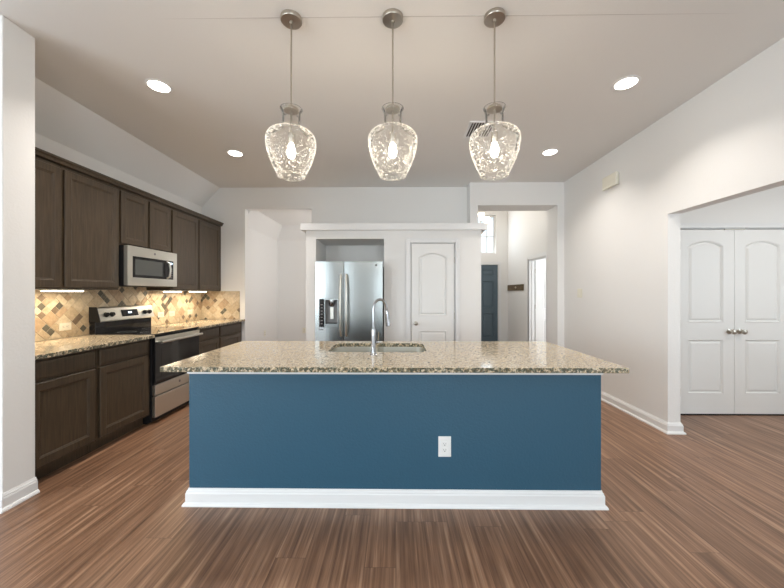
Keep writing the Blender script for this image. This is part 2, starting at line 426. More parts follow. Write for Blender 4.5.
# ------------------------------------------------------------------ doors
def arch(a0, a1, z0, z1, rise, n=12):
    pts = [(a0, z0), (a1, z0)]
    w = a1-a0; R = (w*w/4+rise*rise)/(2*rise) if rise else 0
    if not rise: return pts+[(a1, z1), (a0, z1)]
    cx = (a0+a1)/2; cz = z1-R; t = math.asin(w/2/R)
    for i in range(n+1):
        q = t-2*t*i/n; pts.append((cx+R*math.sin(q), cz+R*math.cos(q)))
    return pts
def panel_door(f, a0, a1, z0, z1, panels, name, material, parent, o=0, t=.035):
    b = MB(f)
    outs = [arch(*p) for p in panels]
    b.plate(rect(a0,a1,z0,z1), outs, o-t, o)
    b.box(a0+.01, a1-.01, o-t+.002, o-.013, z0+.01, z1-.01)
    for p, pts in zip(panels, outs):
        ca, cz = (p[0]+p[1])/2, (p[2]+p[3])/2
        def ins(i, d):
            sa = 1-2*i/(p[1]-p[0]); sz = 1-2*i/(p[3]-p[2])
            return [(ca+(q[0]-ca)*sa, d, cz+(q[1]-cz)*sz) for q in pts]
        b.loft([ins(0, o-.0129), ins(.001, o-.001), ins(.006, o+.002), ins(.014, o-.004), ins(.019, o-.0115), ins(.019, o-.0129)], cap=False)
        b.loft([ins(.028, o-.0129), ins(.028, o-.011), ins(.045, o-.003), ins(.046, o-.003)])
    return b.build(name, material, parent)
def casing(f, a0, a1, z1, parent, w=.062, o=0, name='door_casing'):
    b = MB(f)
    def fr(i, j, d):
        b.plate([(a0-j,0),(a0-i,0),(a0-i,z1+i),(a1+i,z1+i),(a1+i,0),(a1+j,0),(a1+j,z1+j),(a0-j,z1+j)], [], o, o+d)
    fr(.004, w, .012); fr(w-.022, w, .019); fr(.004, .014, .015)
    return b.build(name, M['white'], parent)
def jamb(f, a0, a1, z1, depth, parent, t=.016):
    b = MB(f); b.plate([(a0-.0,0),(a0+t,0),(a0+t,z1-t),(a1-t,z1-t),(a1-t,0),(a1,0),(a1,z1),(a0,z1)], [], -depth, 0)
    b.plate([(a0+t,0),(a0+t+.011,0),(a0+t+.011,z1-t-.011),(a1-t-.011,z1-t-.011),(a1-t-.011,0),(a1-t,0),(a1-t,z1-t),(a0+t,z1-t)], [], -depth+.01, -.052)
    return b.build('door_jamb', M['white'], parent)
def knob(f, a, z, parent, o=0, name='door_knob'):
    k = MB(f).lathe(a, 0, [(.0,o),(.030,o),(.030,o+.006),(.012,o+.010),(.010,o+.030),(.022,o+.036),(.028,o+.048),(.026,o+.060),(.014,o+.066),(0,o+.067)], 24, 'o', cz=z, cap=False)
    r = k.build(name, M['nickel'], parent); return r
def hinge(f, a, z, parent, o=0):
    b = MB(f); b.lathe(a, 0, [(0,z-.045),(.006,z-.045),(.006,z+.045),(0,z+.045)], 10, 'z', cap=False)
    b2 = MB(lambda x, y, zz: f(x, y+o+.004, zz)); b.bm.free()
    b2.lathe(a, 0, [(0,z-.045),(.006,z-.045),(.006,z+.045),(0,z+.045)], 10, 'z', cap=False)
    return b2.build('door_hinge', M['nickel'], parent)

# door 1: pantry
f = BACK(4.60); d = struct(empty('door_1', (.52, 4.60, 0)))
casing(f, .205, .833, 2.045, d); jamb(f, .20, .838, 2.052, .10, d, .014)
P = [(.324, .715, 1.018, 1.905, .06), (.324, .715, .24, .809, 0)]
panel_door(f, .220, .818, .012, 2.033, P, 'door_leaf', M['doorw'], d, o=-.012)
knob(f, .280, .914, d, -.012)
for z in (1.80, 1.02, .25): hinge(f, .824, z, d, -.010)
# door 2: the closed double doors of the hall
f = BACK(3.633); d = struct(empty('door_2', (3.709, 3.633, 0)))
casing(f, 3.105, 4.320, 2.046, d, .056); jamb(f, 3.10, 4.325, 2.050, .10, d, .008)
for s, a0, a1 in ((-1, 3.112, 3.709), (1, 3.713, 4.310)):
    c = a0+.098, a1-.118 if s < 0 else a1-.105
    c = (3.205, 3.592) if s < 0 else (3.826, 4.205)
    panel_door(f, a0, a1, .014, 2.034, [(c[0], c[1], 1.015, 1.915, .055), (c[0], c[1], .232, .830, 0)], 'door_leaf', M['doorw'], d, o=-.008)
knob(f, 3.655, .918, d, -.008); knob(f, 3.768, .918, d, -.008)
for z in (1.86, 1.0, .25): hinge(f, 3.113, z, d, -.004)
b = MB(f); b.box(3.60, 3.82, -.008, .004, 2.030, 2.042, .001); b.build('door_catch', M['nickel'], d)
b = MB(f); b.box(3.11, 4.315, -.09, -.0, .0, .010); b.build('door_threshold', M['dark'], d)
# door 3: slate-blue front door
f = BACK(8.30); d = struct(empty('door_3', (2.13, 8.30, 0)))
casing(f, 1.675, 2.580, 2.055, d, .07); jamb(f, 1.67, 2.585, 2.06, .12, d, .012)
P = []
for a0, a1 in ((1.79, 2.08), (2.175, 2.475)):
    P += [(a0, a1, 1.78, 1.93, 0), (a0, a1, .98, 1.64, 0), (a0, a1, .22, .84, 0)]
panel_door(f, 1.684, 2.571, .012, 2.046, P, 'door_leaf', M['bluedoor'], d, o=-.015, t=.045)
knob(f, 1.75, .93, d, -.015)
# door 4: open white door in the foyer's right wall
f = RIGHT(2.82); d = struct(empty('door_4', (2.82, 6.58, 0)))
casing(f, 6.175, 6.985, 2.040, d, .07); jamb(f, 6.17, 6.99, 2.045, .12, d, .014)
f2 = BACK(6.955)
panel_door(f2, 2.945, 3.74, .012, 2.03, [(3.10, 3.60, 1.0, 1.88, .06), (3.10, 3.60, .22, .80, 0)], 'door_leaf', M['doorw'], d, o=0)
for z in (1.80, 1.05, .25): MB().lathe(2.942, 6.962, [(0,z-.045),(.007,z-.045),(.007,z+.045),(0,z+.045)], 10, cap=False).build('door_hinge', M['nickel'], d)
knob(f2, 3.68, .92, d, 0)

# ------------------------------------------------------------------ kitchen island
bx0, bx1, by0, by1 = -1.31, 1.2835, 2.068, 2.84
isl = tag(empty('kitchen_island', ((bx0+bx1)/2, (by0+by1)/2, 0)), 'long kitchen island with deep blue painted sides and white baseboard', 'kitchen island')
b = MB(); b.plate([(bx0,by0),(bx1,by0),(bx1,by1-.02),(bx1-.11,by1-.02),(bx1-.11,by0+.11),(bx0+.11,by0+.11),(bx0+.11,by1-.02),(bx0,by1-.02)], [], 0, .870, 'z'); b.build('blue_panel', M['blue'], isl)
b = MB(); b.sweep([(bx0,by1-.02),(bx0,by0),(bx1,by0),(bx1,by1-.02)], BP); b.build('baseboard', M['white'], isl)
b = MB(); b.sweep([(bx0,by1-.02),(bx0,by0),(bx1,by0),(bx1,by1-.02)], [(-.02,.827),(.005,.827),(.009,.831),(.009,.862),(.014,.868),(.014,.8835),(-.02,.8835)]); b.build('edge_trim', M['white'], isl)
b = MB(); b.box(bx0+.112, -.62, by0+.112, by1-.03, .10, .878); b.box(.37, bx1-.112, by0+.112, by1-.03, .10, .878); b.box(-.62, .37, by0+.112, by1-.03, .10, .62); b.box(bx0+.112, bx1-.112, by0+.16, by1-.10, 0, .10)
cab = b.build('cabinet_back', M['cab'], isl)

def shaker(f, a0, a1, z0, z1, o, name, parent, fr=.056, t=.019, slab=False):
    b = MB(f)
    if slab:
        b.loft([[(a0+i,d,z0+i),(a1-i,d,z0+i),(a1-i,d,z1-i),(a0+i,d,z1-i)] for i, d in ((0,o-t),(0,o-.006),(.004,o-.002),(.016,o-.001),(.020,o),(.021,o))])
    else:
        b.loft([[(a0+i,d,z0+i),(a1-i,d,z0+i),(a1-i,d,z1-i),(a0+i,d,z1-i)] for i, d in ((0,o-t),(0,o-.004),(.004,o),(fr,o),(fr+.005,o-.004),(fr+.011,o-.005),(fr+.015,o-.009),(fr+.017,o-.009))])
    return b.build(name, M['cab'], parent)
f = lambda a, o, z: (a, by1-.03+o, z)
n = 5; w = (bx1-bx0-.24)/n
for i in range(n):
    a = bx0+.12+i*w
    shaker(f, a+.01, a+w-.01, .12, .70, .021, 'cabinet_door', isl); shaker(f, a+.01, a+w-.01, .72, .86, .021, 'drawer', isl, slab=True)

# island worktop with the sink cut out
def rrect(a0, a1, b0, b1, r, n=6):
    pts = []
    for cx, cy, s in ((a1-r, b0+r, -PI/2), (a1-r, b1-r, 0), (a0+r, b1-r, PI/2), (a0+r, b0+r, PI)):
        for i in range(n+1):
            t = s+PI/2*i/n; pts.append((cx+r*math.cos(t), cy+r*math.sin(t)))
    return pts
SX0, SX1, SY0, SY1 = -.500, .226, 2.360, 2.775
o = MB().plate(rect(-1.358,1.322,1.872,2.902), [rrect(SX0,SX1,SY0,SY1,.07)], .884, .914, 'z', smi=1).build('countertop', [M['granite'], M['granite_edge_shade']], bevel=.003)
tag(o, 'speckled beige granite worktop overhanging the blue island', 'countertop')
# sink
sk = tag(empty('sink', (-.13, 2.56, .914)), 'stainless steel double-bowl sink set into the island worktop', 'sink')
b = MB(); xm = -.16
b.plate(rrect(SX0-.025,SX1+.025,SY0-.025,SY1+.025,.08), [rrect(SX0+.004,xm-.012,SY0+.004,SY1-.004,.06), rrect(xm+.012,SX1-.004,SY0+.004,SY1-.004,.06)], .8775, .8838, 'z'); b.build('rim', M['steel'], sk)
for a0, a1 in ((SX0+.004, xm-.012), (xm+.012, SX1-.004)):
    b = MB(); rings = []
    for i, z in ((0,.8835),(.004,.75),(.012,.70),(.04,.688)):
        rings.append([(x, y, z) for x, y in rrect(a0+i, a1-i, SY0+.004+i, SY1-.004-i, .06)])
    outr = [[(x, y, z) for x, y in rrect(a0-i, a1+i, SY0+.004-i, SY1-.004+i, .062)] for i, z in ((.003,.68),(.003,.8785))]
    b.loft([outr[1], outr[0]], cap=False); b.loft(rings, cap=False)
    vs = [b.V(p) for p in rings[-1]]; b.F(vs); vs = [b.V(p) for p in outr[0]]; b.F(vs)
    bowl = b.build('bowl', M['steel'], sk)
    MB().lathe((a0+a1)/2, 2.57, [(0,.6885),(.045,.6885),(.045,.691),(.034,.690),(.03,.6895),(0,.6895)], 24, cap=False).build('drain', M['chrome'], bowl)
# faucet
fx, fy = -.153, 2.25
fc = tag(empty('faucet', (fx, fy, .914)), 'tall chrome gooseneck faucet with pull-down spray head at the island sink', 'faucet')
MB().lathe(fx, fy, [(0,.914),(.025,.914),(.025,.919),(.0175,.926),(.0165,1.05),(.0155,1.075),(.0115,1.095),(0,1.10)], 24, cap=False).build('base', M['chrome'], fc)
dx, dy = .82, .57
R = .052; pts = [(fx, fy, 1.07), (fx, fy, 1.15), (fx, fy, 1.228)]
for i in range(1, 13):
    t = PI*i/12*.93; q = R*(1-math.cos(t)); pts.append((fx+dx*q, fy+dy*q, 1.235+R*1.12*math.sin(t)))
e = Vector(pts[-1]); pts.append((e.x+dx*.006, e.y+dy*.006, e.z-.03))
MB().tube(pts, .0092, 14).build('spout', M['chrome'], fc)
e = Vector(pts[-1]); g = Vector((dx*.12, dy*.12, -.99)).normalized()
MB().tube([e, e+g*.01, e+g*.03, e+g*.075, e+g*.11, e+g*.113], [.010,.013,.0135,.016,.018,.012], 16).build('spray_head', M['chrome'], fc)
b = MB(); b.tube([(fx+.018, fy, 1.00), (fx+.034, fy, 1.002), (fx+.036, fy, 1.002)], [.012,.012,.010], 12)
b.tube([(fx+.030, fy, 1.003), (fx+.034, fy-.012, 1.03), (fx+.036, fy-.02, 1.075)], [.006,.005,.004], 10); b.build('handle', M['chrome'], fc)

# outlets ----------------------------------------------------------
def outlet(f, a, z, vertical, o, label, mt, w=.072, h=.116, group=None):
    t = tag(empty('wall_outlet', f(a, o, z)), label, 'outlet', group)
    def bx(b, u0, u1, o0, o1, v0, v1, bev=0):
        if vertical: b.box(a+u0, a+u1, o+o0, o+o1, z+v0, z+v1, bev)
        else: b.box(a+v0, a+v1, o+o0, o+o1, z+u0, z+u1, bev)
    b = MB(f); bx(b, -w/2, w/2, 0, .006, -h/2, h/2, .002); b.build('cover_plate', mt, t)
    for c in (-.019, .019):
        b = MB(f); bx(b, -.016, .016, .006, .0085, c-.0145, c+.0145, .001); r = b.build('receptacle', mt, t)
        b = MB(f); bx(b, -.008, -.006, .0085, .009, c-.002, c+.006); bx(b, .006, .008, .0085, .009, c-.002, c+.006); bx(b, -.003, .003, .0085, .009, c-.010, c-.005)
        b.build('slots', M['slot'], r)
    return t
outlet(BACK(by0), .307, .375, True, 0, 'white electrical outlet on the front of the blue island', M['doorw'], .080, .128)

# ------------------------------------------------------------------ base cabinets
LW = LEFT(0)
def base_cabinet(y0, y1, doors, label, group=None):
    t = tag(empty('base_cabinet', (-2.82, (y0+y1)/2, 0)), label, 'base cabinet', group)
    b = MB(); b.box(XL+.004, XF-.021, y0+.001, y1-.001, .10, .882); b.box(XL+.004, XF-.09, y0+.001, y1-.001, 0, .10); b.build('body', M['cab'], t)
    for a0, a1 in doors:
        shaker(LW, a0, a1, .125, .712, XF, 'door', t); shaker(LW, a0, a1, .730, .862, XF, 'drawer', t, slab=True)
base_cabinet(2.182, 2.705, [(2.20, 2.688)], 'dark wood base cabinet beside the white partition wall end')
base_cabinet(2.707, 3.306, [(2.727, 3.262)], 'dark wood base cabinet directly left of the range')
base_cabinet(4.084, 4.605, [(4.10, 4.590)], 'dark wood base cabinet directly right of the range')
base_cabinet(4.607, 5.300, [(4.620, 5.20)], 'dark wood base cabinet in the far corner by the back wall')
def top(y0, y1, label):
    o = MB().plate(rect(XL+.002, -2.445, y0, y1), [], .884, .914, 'z', smi=1).build('countertop', [M['granite'], M['granite_edge_shade']], bevel=.003); tag(o, label, 'countertop')
top(2.181, 3.308, 'speckled granite countertop over the cabinets left of the range')
top(4.080, 5.300, 'speckled granite countertop running from range to back wall')

# ------------------------------------------------------------------ backsplash
def backsplash():
    b = MB(lambda a, o, z: (a, o, z)); rnd = random.Random(5)
    # built flat: a = run along the walls (0 at y=2.18 on the left wall), then folded into the corner
    LEN1 = YB-.002-2.182; LEN = LEN1+ (3.148-2.53); z0, z1 = .916, 1.370
    s = .055; occ = {}; pieces = []
    R = range(-70, 70)
    for i in R:
        for j in R:
            if (i, j) in occ: continue
            r = rnd.random()
            opts = [(2,2),(1,2),(2,1),(1,1)]
            o = opts[0] if r < .40 else opts[1] if r < .52 else opts[2] if r < .64 else opts[3]
            cells = [(i+p, j+q) for p in range(o[0]) for q in range(o[1])]
            if any(c in occ for c in cells): o = (1,1); cells = [(i,j)]
            for c in cells: occ[c] = 1
            if o == (2,2): mi = rnd.choices([0,1,2,3], [6,4,1.5,.15])[0]
            elif o == (1,1): mi = rnd.choices([0,1,2,3,4], [1.5,1.5,1,2,4.5])[0]
            else: mi = rnd.choices([0,1,2,3,4], [3,3,1.5,.5,.6])[0]
            pieces.append((i, j, o[0], o[1], mi))
    c = math.sqrt(.5); g = .0022
    for i, j, w, h, mi in pieces:
        q = []
        for u, v in ((i*s+g, j*s+g), ((i+w)*s-g, j*s+g), ((i+w)*s-g, (j+h)*s-g), (i*s+g, (j+h)*s-g)):
            q.append(((u-v)*c+1.9, (u+v)*c+1.14))
        if max(p[0] for p in q) < 0 or min(p[0] for p in q) > LEN or max(p[1] for p in q) < z0 or min(p[1] for p in q) > 1.415: continue
        def clip(poly, ax, lim, sgn):
            out = []
            for k in range(len(poly)):
                p, r = poly[k], poly[(k+1) % len(poly)]
                ip, ir = sgn*(p[ax]-lim) >= 0, sgn*(r[ax]-lim) >= 0
                if ip: out.append(p)
                if ip != ir:
                    t = (lim-p[ax])/(r[ax]-p[ax]); out.append((p[0]+t*(r[0]-p[0]), p[1]+t*(r[1]-p[1])))
            return out
        A1, A2 = 3.332-2.182, 4.101-2.182
        for lo, hi, z1 in ((0, A1, 1.370), (A1, A2, 1.415), (A2, LEN1-.008, 1.370), (LEN1+.008, LEN, 1.370)):
            p = clip(clip(clip(clip(q, 0, lo, 1), 0, hi, -1), 1, z0, 1), 1, z1, -1)
            if len(p) < 3: continue
            ca = sum(x[0] for x in p)/len(p); cz = sum(x[1] for x in p)/len(p)
            if max(x[0] for x in p)-min(x[0] for x in p) < .006 or max(x[1] for x in p)-min(x[1] for x in p) < .006: continue
            k = .93
            def W(x, d):
                a, z = x
                if a < LEN1: return (XL+.001+d, 2.182+a, z)
                return (XL+(a-LEN1), YB-.001-d, z)
            b.loft([[W(x, .002) for x in p], [W(x, .0075) for x in p], [W((ca+(x[0]-ca)*k, cz+(x[1]-cz)*k), .009) for x in p]], mi=mi)
    b.box(XL+.001, XL+.006, 2.182, YB-.001, z0, 1.370, mi=5); b.box(XL+.001, XL+.006, 3.333, 4.100, 1.3705, 1.415, mi=5); b.box(XL+.006, -2.53, YB-.006, YB-.001, z0, 1.370, mi=5)
    bmesh.ops.recalc_face_normals(b.bm, faces=b.bm.faces)
    o = b.build('tile_backsplash', TILES)
    tag(o, 'tumbled stone backsplash of diagonal cream and dark tiles above the counter', 'backsplash')
backsplash()
LT = LEFT(XL)
outlet(LT, 3.08, 1.02, False, .0102, 'cream outlet on the tile backsplash left of the range', M['plasticb'])
outlet(LT, 4.35, 1.05, False, .0102, 'cream outlet on the tile just right of the range', M['plasticb'])
outlet(LT, 4.565, 1.05, False, .0102, 'cream outlet on the tile, middle one right of the range', M['plasticb'])
outlet(LT, 4.97, 1.05, False, .0102, 'cream outlet on the tile nearest the back corner', M['plasticb'])

# ------------------------------------------------------------------ upper cabinets
XU = -2.82
def upper(y0, y1, z0, z1, doors, label):
    t = tag(empty('upper_cabinet', (-2.98, (y0+y1)/2, z0)), label, 'upper cabinet', None)
    b = MB(); b.box(XL+.002, XU-.021, y0+.001, y1-.001, z0, z1); b.build('body', M['cab'], t)
    for a0, a1 in doors: shaker(LW, a0, a1, z0+.018, z1-.03, XU, 'door', t)
upper(2.182, 2.750, 1.372, 2.42, [(2.20, 2.737)], 'tall dark wall cabinet nearest the white partition wall')
upper(2.752, 3.328, 1.372, 2.42, [(2.768, 3.315)], 'tall dark wall cabinet directly left of the microwave')
upper(3.330, 4.103, 1.835, 2.42, [(3.345, 3.708), (3.738, 4.085)], 'short two-door dark wall cabinet above the microwave')
upper(4.105, 4.672, 1.372, 2.42, [(4.122, 4.660)], 'tall dark wall cabinet directly right of the microwave')
upper(4.674, 5.300, 1.372, 2.42, [(4.690, 5.235)], 'tall dark wall cabinet in the corner by the back wall')
b = MB(); b.loft([[(XL+.004,y,2.421),(XU-.008,y,2.421),(XU+.004,y,2.427),(XU+.008,y,2.438),(XU+.014,y,2.450),(XU+.024,y,2.457),(XU+.025,y,2.473),(XL+.004,y,2.473)] for y in (2.182,5.302)])
tag(b.build('crown_molding', M['cab']), 'dark wood crown molding along the top of the wall cabinets', 'molding')
UCL = [(2.70, 3.02, 'glowing light strip under the wall cabinet left of the microwave'), (4.14, 4.42, 'glowing light strip under the wall cabinet next to the microwave on its right'), (4.66, 5.00, 'glowing light strip under the corner wall cabinet')]
for y0, y1, lb in UCL:
    t = tag(empty('under_cabinet_light', (-2.93, (y0+y1)/2, 1.352)), lb, 'light')
    b = MB(); b.box(-2.965, -2.895, y0-.01, y1+.01, 1.360, 1.3715, .002); b.build('housing', M['plastic'], t)
    MB().box(-2.958, -2.902, y0, y1, 1.351, 1.3598, .003).build('lens', M['strip'], t)
    area('under_cabinet_lamp', (-2.93, (y0+y1)/2, 1.346), (-2.99, (y0+y1)/2, 0), .06, y1-y0, 2.3, (1, .82, .56)).rotation_euler = (0, 0, 0)

# ------------------------------------------------------------------ range
ry0, ry1 = 3.312, 4.076
rg = tag(empty('range', (-2.8, (ry0+ry1)/2, 0)), 'stainless steel electric range with black glass top and oven door', 'range')
b = MB(); b.box(XL+.03, -2.485, ry0, ry1, .02, .905, .002); b.build('body', M['black'], rg)
b = MB(); b.box(XL+.10, -2.455, ry0+.002, ry1-.002, .906, .919, .003, seg=2); b.build('cooktop', M['bglass'], rg)
# backguard: black riser then tilted steel console
b = MB(); b.box(XL+.022, XL+.09, ry0, ry1, .906, 1.045, .003); b.build('backguard', M['bglass'], rg)
b = MB(); b.loft([[(XL+.022,y,1.040),(XL+.125,y,1.040),(XL+.130,y,1.050),(XL+.095,y,1.180),(XL+.085,y,1.190),(XL+.022,y,1.190)] for y in (ry0+.012, ry1-.002)]); cons = b.build('console', M['steel'], rg)
b = MB(); b.loft([[(XL+.020,y,1.035),(XL+.127,y,1.035),(XL+.132,y,1.048),(XL+.097,y,1.184),(XL+.087,y,1.194),(XL+.020,y,1.194)] for y in (ry0, ry0+.0115)]); b.build('console_end_cap', M['black'], rg)
tl = math.atan2(.035, .13); ct, st = math.cos(tl), math.sin(tl)
CF = lambda a, o, z: (XL+.130-z*st+o*ct, a, 1.050+z*ct+o*st)
for y in (3.405, 3.475, 3.935, 4.005):
    b = MB(CF); b.lathe(y, 0, [(0,0),(.026,0),(.026,.005),(.021,.007),(.019,.026),(.015,.029),(0,.029)], 20, 'o', cz=.062, cap=False); k = b.build('knob', M['black'], cons)
b = MB(CF); b.box(3.60, 3.83, .0, .004, .030, .105, .002); b.build('display', M['bglass'], cons)
b = MB(CF)
b.box(3.690, 3.738, .0041, .0046, .064, .080)
b.build('lit_readout', M['digit'], cons)
# oven door, handle, drawer
b = MB(LW); b.box(ry0+.006, ry1-.006, -2.483, -2.452, .400, .885, .004); od = b.build('oven_door', M['bglass'], rg)
b = MB(LW); b.box(ry0+.10, ry1-.10, -2.4518, -2.4505, .47, .76); b.build('oven_window', M['ovenglass'], od)
b = MB(LW); b.box(ry0+.006, ry1-.006, -2.4519, -2.4495, .836, .884, .001); b.build('door_top_trim', M['steel'], od)
b = MB(LW); b.tube([(ry0+.03,-2.402,.835),(ry0+.1,-2.400,.835),(ry1-.1,-2.400,.835),(ry1-.03,-2.402,.835)], .0135, 12)
for y in (ry0+.045, ry1-.045): b.tube([(y,-2.452,.835),(y,-2.402,.835)], .010, 10)
b.build('handle', M['steel'], od)
b = MB(LW); b.box(ry0+.006, ry1-.006, -2.483, -2.450, .290, .394, .003); pn = b.build('front_trim', M['steel'], rg)
MB(LW).lathe((ry0+ry1)/2, 0, [(0,-2.450),(.014,-2.450),(.014,-2.4485),(.011,-2.4484),(0,-2.4484)], 20, 'o', cz=.345, cap=False).build('emblem', M['rubber'], pn)
b = MB(LW); b.box(ry0+.006, ry1-.006, -2.483, -2.450, .065, .278, .003); b.build('storage_drawer', M['steel'], rg)
b = MB(); b.box(XL+.03, -2.54, ry0+.01, ry1-.01, 0, .0195); b.build('toe_base', M['black'], rg)
for cx, cy, r in ((-2.63, 3.51, .10), (-2.63, 3.88, .085), (-2.90, 3.51, .08), (-2.90, 3.88, .10)):
    MB().plate([(cx+r*math.cos(2*PI*i/32), cy+r*math.sin(2*PI*i/32)) for i in range(32)], [[(cx+(r-.003)*math.cos(2*PI*i/32), cy+(r-.003)*math.sin(2*PI*i/32)) for i in range(32)]], .9189, .9193, 'z').build('burner_ring', M['rubber'], rg)

# ------------------------------------------------------------------ microwave
my0, my1, mz0, mz1 = 3.338, 4.096, 1.418, 1.832; xm0, xm1 = -3.14, -2.75
mw = tag(empty('microwave', (-2.95, (my0+my1)/2, mz0)), 'stainless steel over-the-range microwave hung beneath the short wall cabinet', 'microwave')
b = MB(); b.box(xm0, xm1-.045, my0, my1, mz0, mz1, .002); b.build('body', M['black'], mw)
b = MB(LW); b.plate(rect(my0,my1,mz0,mz1), [rect(my0+.065,my1-.065,mz0+.085,mz1-.105)], xm1-.043, xm1); mf = b.build('door_frame', M['steel'], mw, bevel=.003)
b = MB(LW); b.box(my0+.066, my1-.066, xm1-.030, xm1-.003, mz0+.086, mz1-.106); b.build('door_glass', M['bglass'], mw)
b = MB(LW); b.box(my0+.10, my1-.255, xm1-.0030, xm1-.0015, mz0+.115, mz1-.135); b.build('window', M['mwglass'], mw)
b = MB(LW); ya = my1-.175
b.tube([(ya, xm1-.005, mz0+.095), (ya, xm1+.028, mz0+.115), (ya, xm1+.040, mz0+.20), (ya, xm1+.028, mz1-.135), (ya, xm1-.005, mz1-.115)], [.010,.011,.012,.011,.010], 12); b.build('handle', M['steel'], mw)
b = MB(LW); b.box(my1-.135, my1-.085, xm1-.003, xm1-.002, mz1-.145, mz1-.125); b.build('display', M['digit'], mw)
b = MB(LW)
for i in range(5):
    for j in range(3): b.box(my1-.138+j*.02, my1-.125+j*.02, xm1-.003, xm1-.002, mz0+.10+i*.027, mz0+.113+i*.027)
b.build('keypad', M['rubber'], mw)
MB(LW).lathe((my0+my1)/2, 0, [(0,xm1),(.014,xm1),(.014,xm1+.0015),(.011,xm1+.0016),(0,xm1+.0016)], 20, 'o', cz=mz1-.05, cap=False).build('emblem', M['rubber'], mw)
b = MB(); b.box(xm0+.02, xm1-.06, my0+.02, my1-.02, mz0-.006, mz0-.0005); b.build('vent_grille', M['black'], mw)

# ------------------------------------------------------------------ refrigerator
fx0, fx1, fy0 = -1.075, -.175, 4.355
fg = tag(empty('refrigerator', ((fx0+fx1)/2, 4.75, 0)), 'stainless side-by-side refrigerator with ice and water dispenser', 'refrigerator')
b = MB(); b.box(fx0+.01, fx1-.01, fy0+.075, 5.15, .015, 1.735, .004); b.build('body', M['rubber'], fg)
FB = BACK(fy0+.07); xs = -.690
def fdoor(a0, a1, hole=None):
    n = 8; b = MB(FB); 
    out = [(a0,0)]+[(a0+(a1-a0)*i/n, .06+.010*math.sin(PI*(.08+.84*i/n))) for i in range(n+1)]+[(a1,0)]
    if not hole:
        b.plate(out, [], .06, 1.758, 'z', smooth=False)
    else:
        h0, h1, v0, v1 = hole
        b.plate(out, [], .06, v0, 'z'); b.plate(out, [], v1, 1.758, 'z')
        zf = lambda a: .06+.010*math.sin(PI*(.08+.84*(a-a0)/(a1-a0)))
        b.plate([(a0,0),(a0,.0625),(h0,zf(h0)),(h0,0)], [], v0, v1, 'z'); b.plate([(h1,0),(h1,zf(h1)),(a1,.0625),(a1,0)], [], v0, v1, 'z')
        b.box(h0, h1, 0, .006, v0, v1)
    return b
H0, H1, V0, V1 = -1.022, -.758, .880, 1.265
lf = fdoor(fx0, xs-.004, (H0, H1, V0, V1)).build('freezer_door', M['steelf'], fg, bevel=.003)
rf = fdoor(xs+.004, fx1).build('fridge_door', M['steelf'], fg, bevel=.003)
for dr, a in ((lf, xs-.036), (rf, xs+.036)):
    b = MB(FB); s = -1 if a < xs else 1
    b.tube([(a, .06, 1.585), (a, .095, 1.575), (a+s*.002, .118, 1.50), (a+s*.004, .128, 1.30), (a+s*.004, .128, 1.05), (a+s*.002, .118, .85), (a, .095, .775), (a, .06, .765)], [.013,.014,.015,.015,.015,.015,.014,.013], 12)
    b.build('handle', M['steel'], dr)
b = MB(FB); b.plate(rect(H0+.001,H1-.001,V0+.001,V1-.001), [rect(H0+.082,H1-.016,V0+.05,V1-.018)], .030, .0735); dp = b.build('dispenser', M['steelf'], lf)
b = MB(FB); b.box(H0+.006, H0+.070, .074, .0755, V0+.008, V1-.008); b.build('control_panel', M['bglass'], lf)
b = MB(FB)
b.bm.free()
for i in range(7): MB(FB).box(H0+.026, H0+.050, .0756, .0760, V0+.045+i*.042, V0+.058+i*.042).build('button', M['rubber'], lf)
b = MB(FB); b.plate(rect(H0+.082,H1-.016,V0+.05,V1-.018), [rect(H0+.084,H1-.018,V0+.052,V1-.020)], .008, .060); b.box(H0+.082,H1-.016,.0061,.009,V0+.05,V1-.018); b.build('dispenser_recess', M['rubber'], lf)
cx = (H0+.082+H1-.016)/2
b = MB(FB); b.lathe(cx, .036, [(0,V1-.10),(.030,V1-.10),(.040,V1-.085),(.044,V1-.045),(.044,V1-.0205),(0,V1-.0205)], 20, cap=False); b.build('ice_chute', M['chrome'], lf)
b = MB(FB); b.box(cx-.024, cx+.024, .018, .030, V0+.11, V1-.115, .003); b.build('paddle', M['steel'], lf)
b = MB(FB); b.box(cx-.075, cx+.075, .010, .064, V0+.052, V0+.062, .002); b.build('drip_tray', M['black'], lf)
b = MB(FB); b.box(H0, H0+.06, .0695, .0705, V0-.035, V0-.024); b.build('badge_strip', M['rubber'], lf)
MB(FB).lathe(-.262, 0, [(0,.066),(.014,.066),(.014,.0715),(.011,.072),(0,.072)], 20, 'o', cz=1.708, cap=False).build('emblem', M['rubber'], rf)
b = MB(FB); b.box(fx0+.02, fx1-.02, -.04, .02, .0, .055); b.build('kick_grille', M['black'], fg)
for a in (fx0+.03, fx1-.12): MB(FB).box(a, a+.09, -.05, -.002, 1.736, 1.757, .003).build('hinge_cover', M['rubber'], fg)

